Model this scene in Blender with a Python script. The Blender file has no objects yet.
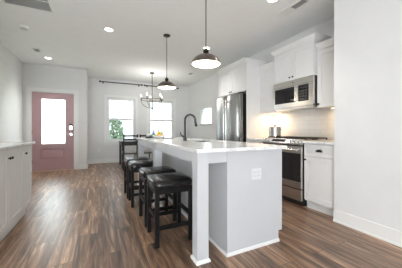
import bpy, bmesh, math, random
from mathutils import Vector, Matrix
random.seed(7)
PI = math.pi
scene = bpy.context.scene
COL = scene.collection

# ------------------------------------------------------------------ camera
cd = bpy.data.cameras.new('camera')
cam = bpy.data.objects.new('camera', cd); COL.objects.link(cam)
cam.location = (0, 0, 1.057); cam.rotation_euler = (PI/2, 0, -0.450)
cd.sensor_width = 36; cd.lens = 36*212.43/402
cd.shift_x = 0.5/402; cd.shift_y = -3.53/402; cd.clip_start = .05
scene.camera = cam
# ------------------------------------------------------------------ sky and added fill lights
K = dict(world=11.3, rear=3, up=72, left=12, down=50, chand=20, pend=5, under=2.0)
world = bpy.data.worlds.new('world'); scene.world = world; world.use_nodes = True
wn = world.node_tree.nodes; wl = world.node_tree.links
bg = wn['Background']; bg.inputs['Color'].default_value = (.87, .945, 1, 1); bg.inputs['Strength'].default_value = K['world']
def area(name, loc, rot, sx, sy, power, color=(1, 1, 1)):
    l = bpy.data.lights.new(name, 'AREA'); l.shape = 'RECTANGLE'; l.size = sx; l.size_y = sy
    l.energy = power; l.color = color
    o = bpy.data.objects.new(name, l); COL.objects.link(o); o.location = loc; o.rotation_euler = rot
    return o
# added fill light behind the camera, standing in for unseen daylight
area('fill_rear', (-.8, -2.9, 1.5), (PI/2, 0, 0), 4.5, 2.2, K['rear'], (1, .99, .97))
# added low fill light aimed upward to brighten the ceiling
area('fill_up', (-1.2, -2.7, .35), (PI*.78, 0, 0), 5.5, .6, K['up'], (.94, .975, 1))
# added fill light at the windowless left wall, in place of daylight
area('fill_side', (-4.35, -.4, 1.45), (PI/2, 0, -PI/2), 3.5, 1.8, K['left'], (1, .99, .98))
vs = scene.view_settings
vs.view_transform = 'Standard'; vs.look = 'None'; vs.exposure = 0.30; vs.gamma = 1; vs.use_curve_mapping = False

# ------------------------------------------------------------------ helpers
def wloc(o):
    v = Vector((0, 0, 0))
    while o is not None: v += o.location; o = o.parent
    return v
class MB:
    def __init__(s): s.bm = bmesh.new()
    def _bev(s, geom_verts, b, seg=2):
        es = {e for v in geom_verts for e in v.link_edges}
        bmesh.ops.bevel(s.bm, geom=list(es), offset=b, segments=seg, affect='EDGES', profile=.6)
    def box(s, x0, x1, y0, y1, z0, z1, b=0, seg=2):
        vs_ = [s.bm.verts.new((x, y, z)) for z in (z0, z1) for x, y in ((x0, y0), (x1, y0), (x1, y1), (x0, y1))]
        a = vs_
        for f in ((3, 2, 1, 0), (4, 5, 6, 7), (0, 1, 5, 4), (1, 2, 6, 5), (2, 3, 7, 6), (3, 0, 4, 7)):
            s.bm.faces.new([a[i] for i in f])
        if b: s._bev(vs_, b, seg)
        return s
    def loft(s, rects):   # (x0,x1,y0,y1,z) from bottom to top
        rings = [[s.bm.verts.new((x, y, z)) for x, y in ((x0, y0), (x1, y0), (x1, y1), (x0, y1))] for x0, x1, y0, y1, z in rects]
        for A, B in zip(rings, rings[1:]):
            for i in range(4):
                j = (i+1) % 4; s.bm.faces.new((A[i], A[j], B[j], B[i]))
        s.bm.faces.new(rings[0][::-1]); s.bm.faces.new(rings[-1]); return s
    def tube(s, pts, r, seg=10, cap=True, sx=1, sy=1):
        pts = [Vector(p) for p in pts]; n = len(pts)
        rr = r if isinstance(r, (list, tuple)) else [r]*n
        rings = []; up = None
        for i, p in enumerate(pts):
            t = (pts[min(i+1, n-1)]-pts[max(i-1, 0)]).normalized()
            if up is None:
                up = Vector((0, 0, 1)) if abs(t.z) < .9 else Vector((1, 0, 0))
            u = (up-t*up.dot(t)).normalized(); up = u; w = t.cross(u)
            rings.append([s.bm.verts.new(p+(u*math.cos(a)*sx+w*math.sin(a)*sy)*rr[i]) for a in [2*PI*k/seg for k in range(seg)]])
        for A, B in zip(rings, rings[1:]):
            for k in range(seg):
                j = (k+1) % seg; s.bm.faces.new((A[k], A[j], B[j], B[k]))
        if cap:
            s.bm.faces.new(rings[0][::-1]); s.bm.faces.new(rings[-1])
        return s
    def lathe(s, prof, c=(0, 0, 0), seg=28, axis='z', closed=False):
        M = {'z': lambda x, y, z: (x, y, z), 'x': lambda x, y, z: (z, x, y), 'y': lambda x, y, z: (x, z, y)}[axis]
        rings = []
        for r, z in prof:
            if r < 1e-6: rings.append([s.bm.verts.new(Vector(c)+Vector(M(0, 0, z)))])
            else: rings.append([s.bm.verts.new(Vector(c)+Vector(M(r*math.cos(2*PI*k/seg), r*math.sin(2*PI*k/seg), z))) for k in range(seg)])
        prs = list(zip(rings, rings[1:]))
        if closed: prs.append((rings[-1], rings[0]))
        for A, B in prs:
            if len(A) == 1 and len(B) == 1: continue
            for k in range(seg):
                j = (k+1) % seg
                if len(A) == 1: s.bm.faces.new((A[0], B[j], B[k]))
                elif len(B) == 1: s.bm.faces.new((A[k], A[j], B[0]))
                else: s.bm.faces.new((A[k], A[j], B[j], B[k]))
        return s
    def prism_y(s, poly, y0, y1):   # polygon of (x, z) extruded along y
        A = [s.bm.verts.new((x, y0, z)) for x, z in poly]; B = [s.bm.verts.new((x, y1, z)) for x, z in poly]
        n = len(poly)
        for i in range(n):
            j = (i+1) % n; s.bm.faces.new((A[i], A[j], B[j], B[i]))
        s.bm.faces.new(A[::-1]); s.bm.faces.new(B); return s
    def build(s, name, m, parent=None, smooth=False, loc=None, bevel=0):
        bmesh.ops.recalc_face_normals(s.bm, faces=s.bm.faces)
        me = bpy.data.meshes.new(name)
        off = wloc(parent) if parent is not None else (Vector(loc) if loc is not None else Vector((0, 0, 0)))
        bmesh.ops.translate(s.bm, vec=-off, verts=s.bm.verts)
        s.bm.to_mesh(me); s.bm.free()
        if smooth:
            for p in me.polygons: p.use_smooth = True
        o = bpy.data.objects.new(name, me); COL.objects.link(o)
        if parent is not None: o.parent = parent
        elif loc is not None: o.location = loc
        me.materials.append(m)
        if smooth:
            mo = o.modifiers.new('edge_split', 'EDGE_SPLIT'); mo.split_angle = math.radians(38)
        if bevel:
            mo = o.modifiers.new('bevel', 'BEVEL'); mo.width = bevel; mo.segments = 2; mo.limit_method = 'ANGLE'
        return o
def tag(o, label=None, cat=None, group=None, kind=None):
    if label: o['label'] = label
    if cat: o['category'] = cat
    if group: o['group'] = group
    if kind: o['kind'] = kind
    return o
def thing(name, loc, label, cat, group=None):
    o = bpy.data.objects.new(name, None); COL.objects.link(o); o.location = loc; o.empty_display_size = .1
    return tag(o, label, cat, group)
def struct(name, mb, m, parent=None):
    o = mb.build(name, m, parent)
    if parent is None: o['kind'] = 'structure'
    return o
def copy_tree(o, parent=None):
    c = o.copy(); COL.objects.link(c)
    if parent is not None: c.parent = parent
    for ch in list(o.children): copy_tree(ch, c)
    return c

# ------------------------------------------------------------------ materials
def mat(name, color, rough=.5, metal=0, var=.03, scale=6, bump=0, bscale=60, spec=.5, coat=0, stretch=None):
    m = bpy.data.materials.new(name); m.use_nodes = True
    N = m.node_tree.nodes; L = m.node_tree.links; b = N['Principled BSDF']
    b.inputs['Roughness'].default_value = rough; b.inputs['Metallic'].default_value = metal
    b.inputs['Specular IOR Level'].default_value = spec; b.inputs['Coat Weight'].default_value = coat
    tc = N.new('ShaderNodeTexCoord'); mp = N.new('ShaderNodeMapping'); L.new(tc.outputs['Object'], mp.inputs[0])
    if stretch: mp.inputs['Scale'].default_value = stretch
    nz = N.new('ShaderNodeTexNoise'); nz.inputs['Scale'].default_value = scale; nz.inputs['Detail'].default_value = 4
    L.new(mp.outputs[0], nz.inputs['Vector'])
    r = N.new('ShaderNodeValToRGB'); L.new(nz.outputs['Fac'], r.inputs[0])
    c = Vector(color)
    r.color_ramp.elements[0].position = .3; r.color_ramp.elements[1].position = .7
    r.color_ramp.elements[0].color = (*(c*(1-var)), 1); r.color_ramp.elements[1].color = (*[min(1, x*(1+var)) for x in c], 1)
    L.new(r.outputs[0], b.inputs['Base Color'])
    if bump:
        n2 = N.new('ShaderNodeTexNoise'); n2.inputs['Scale'].default_value = bscale; L.new(mp.outputs[0], n2.inputs['Vector'])
        bp = N.new('ShaderNodeBump'); bp.inputs['Strength'].default_value = bump; bp.inputs['Distance'].default_value = .01
        L.new(n2.outputs['Fac'], bp.inputs['Height']); L.new(bp.outputs[0], b.inputs['Normal'])
    return m
def emit_mat(name, color, strength):
    m = mat(name, (.9, .9, .88), .4); b = m.node_tree.nodes['Principled BSDF']
    b.inputs['Emission Color'].default_value = (*color, 1); b.inputs['Emission Strength'].default_value = strength
    return m
def glass_mat(name, tint=(1, 1, 1), refl=.06):
    m = bpy.data.materials.new(name); m.use_nodes = True
    N = m.node_tree.nodes; L = m.node_tree.links; N.remove(N['Principled BSDF'])
    t = N.new('ShaderNodeBsdfTransparent'); t.inputs[0].default_value = (*tint, 1)
    g = N.new('ShaderNodeBsdfGlossy'); g.inputs['Roughness'].default_value = .02
    x = N.new('ShaderNodeMixShader'); x.inputs[0].default_value = refl
    L.new(t.outputs[0], x.inputs[1]); L.new(g.outputs[0], x.inputs[2]); L.new(x.outputs[0], N['Material Output'].inputs[0])
    return m
def frosted_mat(name):
    m = bpy.data.materials.new(name); m.use_nodes = True
    N = m.node_tree.nodes; L = m.node_tree.links; N.remove(N['Principled BSDF'])
    t = N.new('ShaderNodeBsdfTranslucent'); t.inputs[0].default_value = (.95, .97, .97, 1)
    g = N.new('ShaderNodeBsdfTransparent')
    x = N.new('ShaderNodeMixShader'); x.inputs[0].default_value = .7
    L.new(t.outputs[0], x.inputs[1]); L.new(g.outputs[0], x.inputs[2]); L.new(x.outputs[0], N['Material Output'].inputs[0])
    return m
def floor_mat():
    m = bpy.data.materials.new('plank_floor'); m.use_nodes = True
    N = m.node_tree.nodes; L = m.node_tree.links; b = N['Principled BSDF']
    tc = N.new('ShaderNodeTexCoord'); sp = N.new('ShaderNodeSeparateXYZ'); cb = N.new('ShaderNodeCombineXYZ')
    L.new(tc.outputs['Object'], sp.inputs[0]); L.new(sp.outputs['Y'], cb.inputs['X']); L.new(sp.outputs['X'], cb.inputs['Y'])
    br = N.new('ShaderNodeTexBrick'); L.new(cb.outputs[0], br.inputs['Vector'])
    br.inputs['Scale'].default_value = 1; br.inputs['Brick Width'].default_value = 1.22; br.inputs['Row Height'].default_value = .18
    br.inputs['Mortar Size'].default_value = .0024; br.inputs['Mortar Smooth'].default_value = .3; br.offset = .37
    br.inputs['Color1'].default_value = (0, 0, 0, 1); br.inputs['Color2'].default_value = (1, 1, 1, 1); br.inputs['Mortar'].default_value = (.5, .5, .5, 1)
    # per plank offset of the grain
    off = N.new('ShaderNodeVectorMath'); off.operation = 'MULTIPLY_ADD'
    sep = N.new('ShaderNodeMapping'); sep.inputs['Scale'].default_value = (.75, 8.5, 1); L.new(cb.outputs[0], sep.inputs[0])
    L.new(br.outputs['Color'], off.inputs[0]); off.inputs[1].default_value = (7, 23, 5); L.new(sep.outputs[0], off.inputs[2])
    nz = N.new('ShaderNodeTexNoise'); nz.inputs['Scale'].default_value = 2.2; nz.inputs['Detail'].default_value = 7; nz.inputs['Roughness'].default_value = .62
    nz.inputs['Distortion'].default_value = .9
    L.new(off.outputs[0], nz.inputs['Vector'])
    ramp = N.new('ShaderNodeValToRGB'); L.new(nz.outputs['Fac'], ramp.inputs[0])
    e = ramp.color_ramp.elements
    e[0].position = .33; e[0].color = (.052, .030, .019, 1); e[1].position = .70; e[1].color = (.68, .46, .30, 1)
    k = e.new(.47); k.color = (.195, .111, .066, 1); k = e.new(.58); k.color = (.35, .215, .133, 1)
    # per plank tone
    tone = N.new('ShaderNodeMix'); tone.data_type = 'RGBA'; tone.blend_type = 'MULTIPLY'; tone.inputs[0].default_value = 1
    tr = N.new('ShaderNodeValToRGB'); L.new(br.outputs['Color'], tr.inputs[0])
    tr.color_ramp.elements[0].color = (.72, .72, .74, 1); tr.color_ramp.elements[1].color = (1.2, 1.16, 1.1, 1)
    L.new(ramp.outputs[0], tone.inputs[6]); L.new(tr.outputs[0], tone.inputs[7])
    gap = N.new('ShaderNodeMix'); gap.data_type = 'RGBA'; L.new(br.outputs['Fac'], gap.inputs[0])
    L.new(tone.outputs[2], gap.inputs[6]); gap.inputs[7].default_value = (.05, .032, .024, 1)
    L.new(gap.outputs[2], b.inputs['Base Color'])
    b.inputs['Roughness'].default_value = .37; b.inputs['Specular IOR Level'].default_value = .85
    bp = N.new('ShaderNodeBump'); bp.inputs['Strength'].default_value = .12; bp.inputs['Distance'].default_value = .004
    L.new(nz.outputs['Fac'], bp.inputs['Height']); L.new(bp.outputs[0], b.inputs['Normal'])
    return m
def tile_mat():
    m = bpy.data.materials.new('subway_tile'); m.use_nodes = True
    N = m.node_tree.nodes; L = m.node_tree.links; b = N['Principled BSDF']
    tc = N.new('ShaderNodeTexCoord'); sp = N.new('ShaderNodeSeparateXYZ'); cb = N.new('ShaderNodeCombineXYZ')
    L.new(tc.outputs['Object'], sp.inputs[0]); L.new(sp.outputs['Y'], cb.inputs['X']); L.new(sp.outputs['Z'], cb.inputs['Y'])
    br = N.new('ShaderNodeTexBrick'); L.new(cb.outputs[0], br.inputs['Vector'])
    br.inputs['Scale'].default_value = 1; br.inputs['Brick Width'].default_value = .20; br.inputs['Row Height'].default_value = .0775
    br.inputs['Mortar Size'].default_value = .0022; br.inputs['Color1'].default_value = (.80, .79, .775, 1); br.inputs['Color2'].default_value = (.84, .835, .82, 1)
    br.inputs['Mortar'].default_value = (.68, .665, .65, 1)
    L.new(br.outputs['Color'], b.inputs['Base Color']); b.inputs['Roughness'].default_value = .15
    bp = N.new('ShaderNodeBump'); bp.inputs['Strength'].default_value = .5; bp.inputs['Distance'].default_value = .002; bp.invert = True
    L.new(br.outputs['Fac'], bp.inputs['Height']); L.new(bp.outputs[0], b.inputs['Normal'])
    return m
def quartz_mat():
    m = mat('white_quartz', (.80, .80, .79), .12, var=.02, scale=3)
    N = m.node_tree.nodes; L = m.node_tree.links; b = N['Principled BSDF']
    tc = N['Texture Coordinate']
    n = N.new('ShaderNodeTexNoise'); n.inputs['Scale'].default_value = 1.7; n.inputs['Detail'].default_value = 8; n.inputs['Distortion'].default_value = 1.6
    L.new(tc.outputs['Object'], n.inputs['Vector'])
    r = N.new('ShaderNodeValToRGB'); e = r.color_ramp.elements; e[0].position = .48; e[0].color = (1, 1, 1, 1); e[1].position = .53; e[1].color = (1, 1, 1, 1)
    k = e.new(.505); k.color = (.80, .80, .81, 1)
    L.new(n.outputs['Fac'], r.inputs[0])
    mx = N.new('ShaderNodeMix'); mx.data_type = 'RGBA'; mx.blend_type = 'MULTIPLY'; mx.inputs[0].default_value = 1
    L.new(N['Color Ramp'].outputs[0], mx.inputs[6]); L.new(r.outputs[0], mx.inputs[7]); L.new(mx.outputs[2], b.inputs['Base Color'])
    return m
M_wall = mat('wall_paint', (.75, .75, .745), .75, var=.015, bump=.05, bscale=180)
M_ceil = mat('ceiling_paint', (.90, .905, .905), .9, var=.012, bump=.06, bscale=120)
M_trim = mat('trim_paint', (.82, .82, .81), .4, var=.01)
M_cab = mat('cabinet_paint', (.77, .765, .757), .38, var=.012)
M_isl = mat('island_paint', (.55, .558, .572), .42, var=.012)
M_floor = floor_mat(); M_tile = tile_mat(); M_quartz = quartz_mat()
M_steel = mat('brushed_steel', (.40, .395, .385), .20, 1, var=.12, scale=3, stretch=(30, 30, .6))
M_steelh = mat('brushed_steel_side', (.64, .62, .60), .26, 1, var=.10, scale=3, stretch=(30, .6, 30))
M_chrome = mat('polished_nickel', (.72, .71, .69), .12, 1, var=.02)
M_pot = mat('pot_steel', (.42, .41, .40), .2, 1, var=.08)
M_black = mat('black_enamel', (.018, .018, .019), .28, var=.1)
M_blackgl = mat('black_glass', (.012, .012, .013), .05, var=.1, spec=.6)
M_castiron = mat('cast_iron', (.022, .021, .021), .55, var=.2, bump=.2)
M_bronze = mat('dark_bronze', (.045, .036, .03), .3, .75, var=.15)
M_shade = mat('pendant_bronze', (.17, .14, .125), .24, .9, var=.2, scale=12)
M_white_in = mat('white_enamel', (.88, .87, .84), .4, var=.01)
M_bwood = mat('black_stained_wood', (.008, .0075, .0075), .42, var=.3, scale=4, stretch=(8, 8, 1), spec=.15)
M_leather = mat('black_leather', (.010, .0095, .0095), .2, var=.15, bump=.07, bscale=60, spec=.38)
M_chair = mat('espresso_wood', (.022, .018, .017), .4, var=.3, stretch=(8, 8, 1))
M_cush = mat('grey_cushion', (.35, .34, .33), .8, var=.06, bump=.2)
M_pink = mat('dusty_rose_paint', (.47, .30, .315), .42, var=.03)
M_glass = glass_mat('window_glass', (.41, .42, .42)); M_glass_side = glass_mat('side_window_glass', (.55, .56, .56)); M_frost = frosted_mat('frosted_glass')
M_vinyl = mat('white_vinyl', (.80, .80, .80), .45, var=.01)
M_faucet = mat('gunmetal_faucet', (.05, .055, .06), .26, .85, var=.1)
M_plate = mat('white_plastic', (.84, .84, .83), .35, var=.01)
M_plate_isl = mat('island_outlet_plastic', (.68, .69, .70), .35, var=.01)
M_slot = mat('dark_slot', (.05, .05, .05), .6)
M_greyvent = mat('grey_vent_metal', (.36, .36, .36), .5, var=.05)
M_bulb = emit_mat('warm_bulb', (1, .88, .72), 4)
M_down = emit_mat('downlight_lens', (1, .95, .86), 6)
M_puck = emit_mat('led_lens', (1, .72, .42), 6)
M_lemon = mat('lemon_peel', (.80, .52, .05), .45, var=.1, scale=30, bump=.3, bscale=90)
M_orange = mat('orange_peel', (.75, .28, .03), .45, var=.1, scale=30, bump=.3, bscale=90)
M_lime = mat('lime_peel', (.22, .36, .06), .45, var=.1, scale=30, bump=.3, bscale=90)
M_ceramic = mat('white_ceramic', (.84, .84, .83), .15, var=.01)
M_blue = mat('blue_glaze', (.22, .36, .48), .15, var=.1)
M_sea = mat('seafoam_glaze', (.45, .60, .58), .15, var=.1)
M_linen = mat('grey_linen', (.55, .56, .56), .9, var=.12, bump=.4)
M_leaf = mat('leaf', (.34, .44, .32), .6, var=.5, scale=14)
M_bark = mat('bark', (.12, .08, .055), .9, var=.3, bump=.5)
M_grass = mat('lawn', (.20, .30, .10), .9, var=.3, scale=8)
M_paver = mat('porch_concrete', (.50, .49, .47), .9, var=.06)

# ------------------------------------------------------------------ the room
H = 2.743
XR = 3.15           # right kitchen wall
YF = 7.60           # window wall
YD = 6.65           # entry wall
XL = -1.68
struct('floor', MB().box(-4.5, XR+.15, -3, YF+.15, -.12, 0), M_floor)
struct('ceiling', MB().box(-4.5, XR+.15, -3, YF+.15, H, H+.15), M_ceil)
def wall_y(name, x0, x1, y0, y1, holes):     # wall across x with rectangular openings (hx0,hx1,hz0,hz1)
    mb = MB(); x = x0
    for hx0, hx1, hz0, hz1 in sorted(holes):
        mb.box(x, hx0, y0, y1, 0, H)
        if hz0 > 0: mb.box(hx0, hx1, y0, y1, 0, hz0)
        mb.box(hx0, hx1, y0, y1, hz1, H); x = hx1
    mb.box(x, x1, y0, y1, 0, H)
    return struct(name, mb, M_wall)
W1 = (.265, 1.175, .70, 2.15); W2 = (1.625, 2.56, .70, 2.15)
wall_y('wall_back', -.28, XR, YF, YF+.15, [W1, W2])
DX0, DX1 = -1.493, -.588
wall_y('wall_entry', XL-.15, -.28, YD, YD+.14, [(DX0-.02, DX1+.02, 0, 2.05)])
struct('wall_return', MB().box(-.42, -.28, YD+.14, YF, 0, H), M_wall)
struct('wall_left', MB().box(XL-.15, XL, 3.47, YD, 0, H).box(XL-.15, -1.41, 1.9, 3.47, 0, H), M_wall)
W3 = (5.72, 6.50, 1.25, 1.80)
mb = MB(); y0, y1, z0, z1 = W3
mb.box(XR, XR+.15, 1.56, y0, 0, H).box(XR, XR+.15, y1, YF+.15, 0, H).box(XR, XR+.15, y0, y1, 0, z0).box(XR, XR+.15, y0, y1, z1, H)
struct('wall_right', mb, M_wall)
XS = 2.492; YS = 1.56
struct('wall_corner', MB().box(XS, XR+.15, -3, YS, 0, H), M_wall)
wall_rear = MB().box(-4.65, -3.0, -3.15, -3, 0, H).box(-.95, XR+.15, -3.15, -3, 0, H).box(-3.0, -.95, -3.15, -3, 2.15, H)
struct('wall_rear', wall_rear, M_wall)
struct('wall_side', MB().box(-4.65, -4.5, -3, 2.05, 0, H).box(-4.5, XL-.15, 1.9, 2.05, 0, H), M_wall)
# baseboards
def bb(name, x0, x1, y0, y1, nx, ny):
    mb = MB(); t = .013
    mb.box(x0, x1, y0, y1, 0, .135)
    if ny: ya, yb_ = (y0, y0-.009) if ny < 0 else (y1, y1+.009)
    if nx: xa, xb_ = (x0, x0-.009) if nx < 0 else (x1, x1+.009)
    if ny: mb.box(x0, x1, min(ya, yb_), max(ya, yb_), 0, .02)
    if nx: mb.box(min(xa, xb_), max(xa, xb_), y0, y1, 0, .02)
    struct(name, mb, M_trim)
bb('baseboard_corner', XS-.014, XS, -3, YS, -1, 0)
bb('baseboard_back', -.28, XR, YF-.014, YF, 0, -1)
bb('baseboard_entry', DX1+.115, -.28, YD-.014, YD, 0, -1)
bb('baseboard_entry_left', XL, DX0-.115, YD-.014, YD, 0, -1)
bb('baseboard_return', -.28, -.266, YD-.014, YF-.025, 1, 0)
bb('baseboard_left', XL, XL+.014, 3.48, YD-.025, 1, 0)
bb('baseboard_right', XR-.014, XR, 4.3, YF-.025, -1, 0)

# windows
def sash(mb, x0, x1, y0, y1, z0, z1, w):
    mb.box(x0, x1, y0, y1, z0, z0+w).box(x0, x1, y0, y1, z1-w, z1)
    mb.box(x0, x0+w, y0, y1, z0+w, z1-w).box(x1-w, x1, y0, y1, z0+w, z1-w)
def window(name, W):
    x0, x1, z0, z1 = W; cx = (x0+x1)/2
    root = bpy.data.objects.new(name, None); COL.objects.link(root); root.location = (cx, YF, z0); root['kind'] = 'structure'
    y = YF
    c = .075; mb = MB()      # casing on the wall
    mb.box(x0-c, x0, y-.018, y, z0-.02, z1+c).box(x1, x1+c, y-.018, y, z0-.02, z1+c).box(x0, x1, y-.018, y, z1, z1+c)
    mb.build('casing', M_trim, root)
    MB().box(x0-c-.02, x1+c+.02, y-.055, y, z0-.045, z0-.02).box(x0-c, x1+c, y-.016, y, z0-.115, z0-.045).build('sill', M_trim, root)
    mb = MB(); sash(mb, x0, x1, y+.02, y+.12, z0, z1, .025); mb.build('window_frame', M_vinyl, root)
    zm = (z0+z1)/2
    mb = MB(); sash(mb, x0+.025, x1-.025, y+.07, y+.105, zm-.025, z1-.025, .045); up = mb.build('upper_sash', M_vinyl, root)
    mb = MB(); sash(mb, x0+.025, x1-.025, y+.03, y+.065, z0+.025, zm+.03, .05); lo = mb.build('lower_sash', M_vinyl, root)
    a0, a1, b0, b1 = x0+.065, x1-.065, zm+.02, z1-.065
    MB().box(a0, a1, y+.085, y+.089, b0, b1).build('pane', M_glass, up)
    MB().box(x0+.07, x1-.07, y+.046, y+.05, z0+.07, zm-.02).build('pane', M_glass, lo)
    mb = MB(); g = .012; d = .10        # prairie grille
    for xx in (a0+d, a1-d): mb.box(xx-g/2, xx+g/2, y+.075, y+.083, b0, b1)
    for zz in (b0+d, ): mb.box(a0, a1, y+.076, y+.082, zz-g/2, zz+g/2)
    mb.build('muntin', M_vinyl, up)
    return root
window('window_1', W1); window('window_2', W2)
root = bpy.data.objects.new('window_3', None); COL.objects.link(root); root.location = (XR, (W3[0]+W3[1])/2, W3[2]); root['kind'] = 'structure'
y0, y1, z0, z1 = W3
def sash_x(mb, x0, x1, y0, y1, z0, z1, w):
    mb.box(x0, x1, y0, y1, z0, z0+w).box(x0, x1, y0, y1, z1-w, z1)
    mb.box(x0, x1, y0, y0+w, z0+w, z1-w).box(x0, x1, y1-w, y1, z0+w, z1-w)
mb = MB(); sash_x(mb, XR-.004, XR+.1, y0, y1, z0, z1, .025); mb.build('window_frame', M_vinyl, root)
MB().box(XR+.004, XR+.009, y0+.025, y1-.025, z0+.025, z1-.025).build('pane', M_glass_side, root)
MB().box(XR-.03, XR+.02, y0-.02, y1+.02, z0-.022, z0).build('sill', M_greyvent, root)

# entry door
door = bpy.data.objects.new('door_1', None); COL.objects.link(door); door.location = ((DX0+DX1)/2, YD, 0); door['kind'] = 'structure'
c = .09; mb = MB(); zt = 2.05
mb.box(DX0-.02-c, DX0-.02, YD-.018, YD, 0, zt+c).box(DX1+.02, DX1+.02+c, YD-.018, YD, 0, zt+c).box(DX0-.02, DX1+.02, YD-.018, YD, zt, zt+c)
mb.build('casing', M_trim, door)
mb = MB(); mb.box(DX0-.02, DX0-.003, YD, YD+.14, 0, zt).box(DX1+.003, DX1+.02, YD, YD+.14, 0, zt).box(DX0-.003, DX1+.003, YD, YD+.14, zt-.017, zt)
mb.build('jamb', M_trim, door)
MB().box(DX0-.003, DX1+.003, YD-.01, YD+.14, 0, .022).build('threshold', mat('threshold_wood', (.55, .42, .30), .5), door)
dy0, dy1 = YD+.015, YD+.06
gx0, gx1, gz0, gz1 = -1.315, -.765, .69, 1.885
px0, px1, pz0, pz1 = -1.315, -.765, .31, .60
mb = MB(); zl = .024; zh = 2.03
mb.box(DX0, gx0, dy0, dy1, zl, zh).box(gx1, DX1, dy0, dy1, zl, zh)
mb.box(gx0, gx1, dy0, dy1, gz1, zh).box(gx0, gx1, dy0, dy1, pz1, gz0).box(gx0, gx1, dy0, dy1, zl, pz0)
mb.box(gx0, gx1, dy0+.038, dy1, pz0, pz1)
leaf = mb.build('door_leaf', M_pink, door)
mb = MB(); sash(mb, gx0, gx1, dy0-.008, dy0+.004, gz0, gz1, .022); mb.build('glazing_bead', M_pink, leaf)
MB().box(px0+.05, px1-.05, dy0+.010, dy0+.0385, pz0+.05, pz1-.05).build('raised_panel', M_pink, leaf, bevel=.006)
MB().box(gx0+.001, gx1-.001, dy0+.015, dy0+.021, gz0+.001, gz1-.001).build('pane', M_frost, leaf)
mb = MB()
kx = DX1-.065
MB().box(kx-.034, kx+.034, dy0-.03, dy0, 1.085, 1.235, b=.008).build('keypad_lock', M_black, leaf)
MB().box(kx-.030, kx+.030, dy0-.034, dy0-.029, 1.08, 1.175).build('keypad_face', M_chrome, leaf)
mb = MB(); mb.lathe([(0, -.06), (.012, -.06), (.012, -.008), (.033, -.008), (.033, 0), (0, 0)], (kx, dy0, .95), axis='y', seg=20)
mb.tube([(kx+.005, dy0-.055, .95), (kx-.05, dy0-.057, .95), (kx-.10, dy0-.05, .948)], [.011, .010, .008])
mb.build('lever_handle', M_chrome, leaf, smooth=True)
for z in (.25, 1.02, 1.80): MB().tube([(DX0-.004, dy0-.006, z-.05), (DX0-.004, dy0-.006, z+.05)], .008).build('hinge', M_chrome, door)

# outside: porch, lawn, trees
struct('ground', MB().box(-14, 14, YF+.15, 30, -.32, -.2).box(-14, -.42, YD+.14, YF+.15, -.32, -.2).box(XR+.15, 14, -3, YF+.15, -.32, -.2), M_grass)
struct('trim_porch', MB().box(-2.4, -.42, YD+.14, YF+.15, -.2, 0), M_paver)
def tree(x, y, h, r, label):
    t = thing('garden_tree', (x, y, -.2), label, 'tree', None)
    MB().tube([(x, y, -.2), (x+.04, y, h*.4), (x-.02, y+.03, h*.8)], [.09, .07, .03]).build('trunk', M_bark, t)
    mb = MB()
    for i in range(420):
        a = random.uniform(0, 2*PI); zz = random.uniform(-1, 1); rr = r*(random.random()**.4)*math.sqrt(max(0, 1-zz*zz*.9))
        p = Vector((x+rr*math.cos(a), y+rr*math.sin(a), h*.62+zz*h*.42))
        n = Vector((random.gauss(0, 1), random.gauss(0, 1), random.gauss(0, 1))).normalized(); q = n.orthogonal().normalized(); w = n.cross(q)
        s_ = random.uniform(.05, .1)
        vv = [mb.bm.verts.new(p+q*s_*1.6), mb.bm.verts.new(p+w*s_*.7), mb.bm.verts.new(p-q*s_*1.6), mb.bm.verts.new(p-w*s_*.7)]
        mb.bm.faces.new(vv)
    mb.build('foliage', M_leaf, t)
tree(.75, 12.2, 1.62, .55, 'green leafy tree outside the left dining window')

# ------------------------------------------------------------------ cabinets
def shaker(mb, xf, y0, y1, z0, z1, d=-1, t=.02, fw=.057, rec=.009):
    # door panel in a plane of constant x; xf = outer face, d = outward direction
    a, b = sorted((xf, xf-d*t)); pa, pb = sorted((xf-d*rec, xf-d*t))
    mb.box(a, b, y0, y0+fw, z0, z1).box(a, b, y1-fw, y1, z0, z1)
    mb.box(a, b, y0+fw, y1-fw, z0, z0+fw).box(a, b, y0+fw, y1-fw, z1-fw, z1)
    mb.box(pa, pb, y0+fw, y1-fw, z0+fw, z1-fw); return mb
def knob(p, x, y, z, d=-1):
    MB().lathe([(0, d*.026), (.010, d*.025), (.0145, d*.019), (.013, d*.013), (.006, d*.009), (.0055, 0), (0, 0)], (x, y, z), seg=14, axis='x').build('knob', M_bronze, p, smooth=True)
def cup_pull(p, x, y, z):
    mb = MB(); R = .045
    ring = lambda t, s: [mb.bm.verts.new((x-.026*math.sin(t)*s, y+R*math.cos(k*PI/12)*s*(.5+.5*math.sin(t) if 0 else 1), z-.014+.034*math.sin(k*PI/12)*s)) for k in range(13)]
    rows = []
    for i in range(6):
        t = i/5*PI/2; s = math.cos(t)*.75+.25 if i < 5 else .25
        rows.append([mb.bm.verts.new((x-.002-.024*math.sin(t), y+R*math.cos(k*PI/12)*s, z-.014+.034*math.sin(k*PI/12)*s)) for k in range(13)])
    for A, B in zip(rows, rows[1:]):
        for k in range(12): mb.bm.faces.new((A[k], A[k+1], B[k+1], B[k]))
    mb.bm.faces.new(rows[-1])
    bmesh.ops.solidify(mb.bm, geom=mb.bm.faces[:], thickness=.003)
    mb.build('cup_pull', M_bronze, p, smooth=True)
def crown(p, x0, x1, y0, y1, z, h=.09, o=.05, s0=1, s1=1):
    prof = [(0, 0), (.006, 0), (.006, .018), (.012, .022), (.5*o, .5*h), (.82*o, .74*h), (.9*o, .80*h), (o, .82*h), (o, h)]
    MB().loft([(x0-q, x1, y0-q*s0, y1+q*s1, z+zz) for q, zz in prof]).build('crown_molding', M_cab, p)
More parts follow.
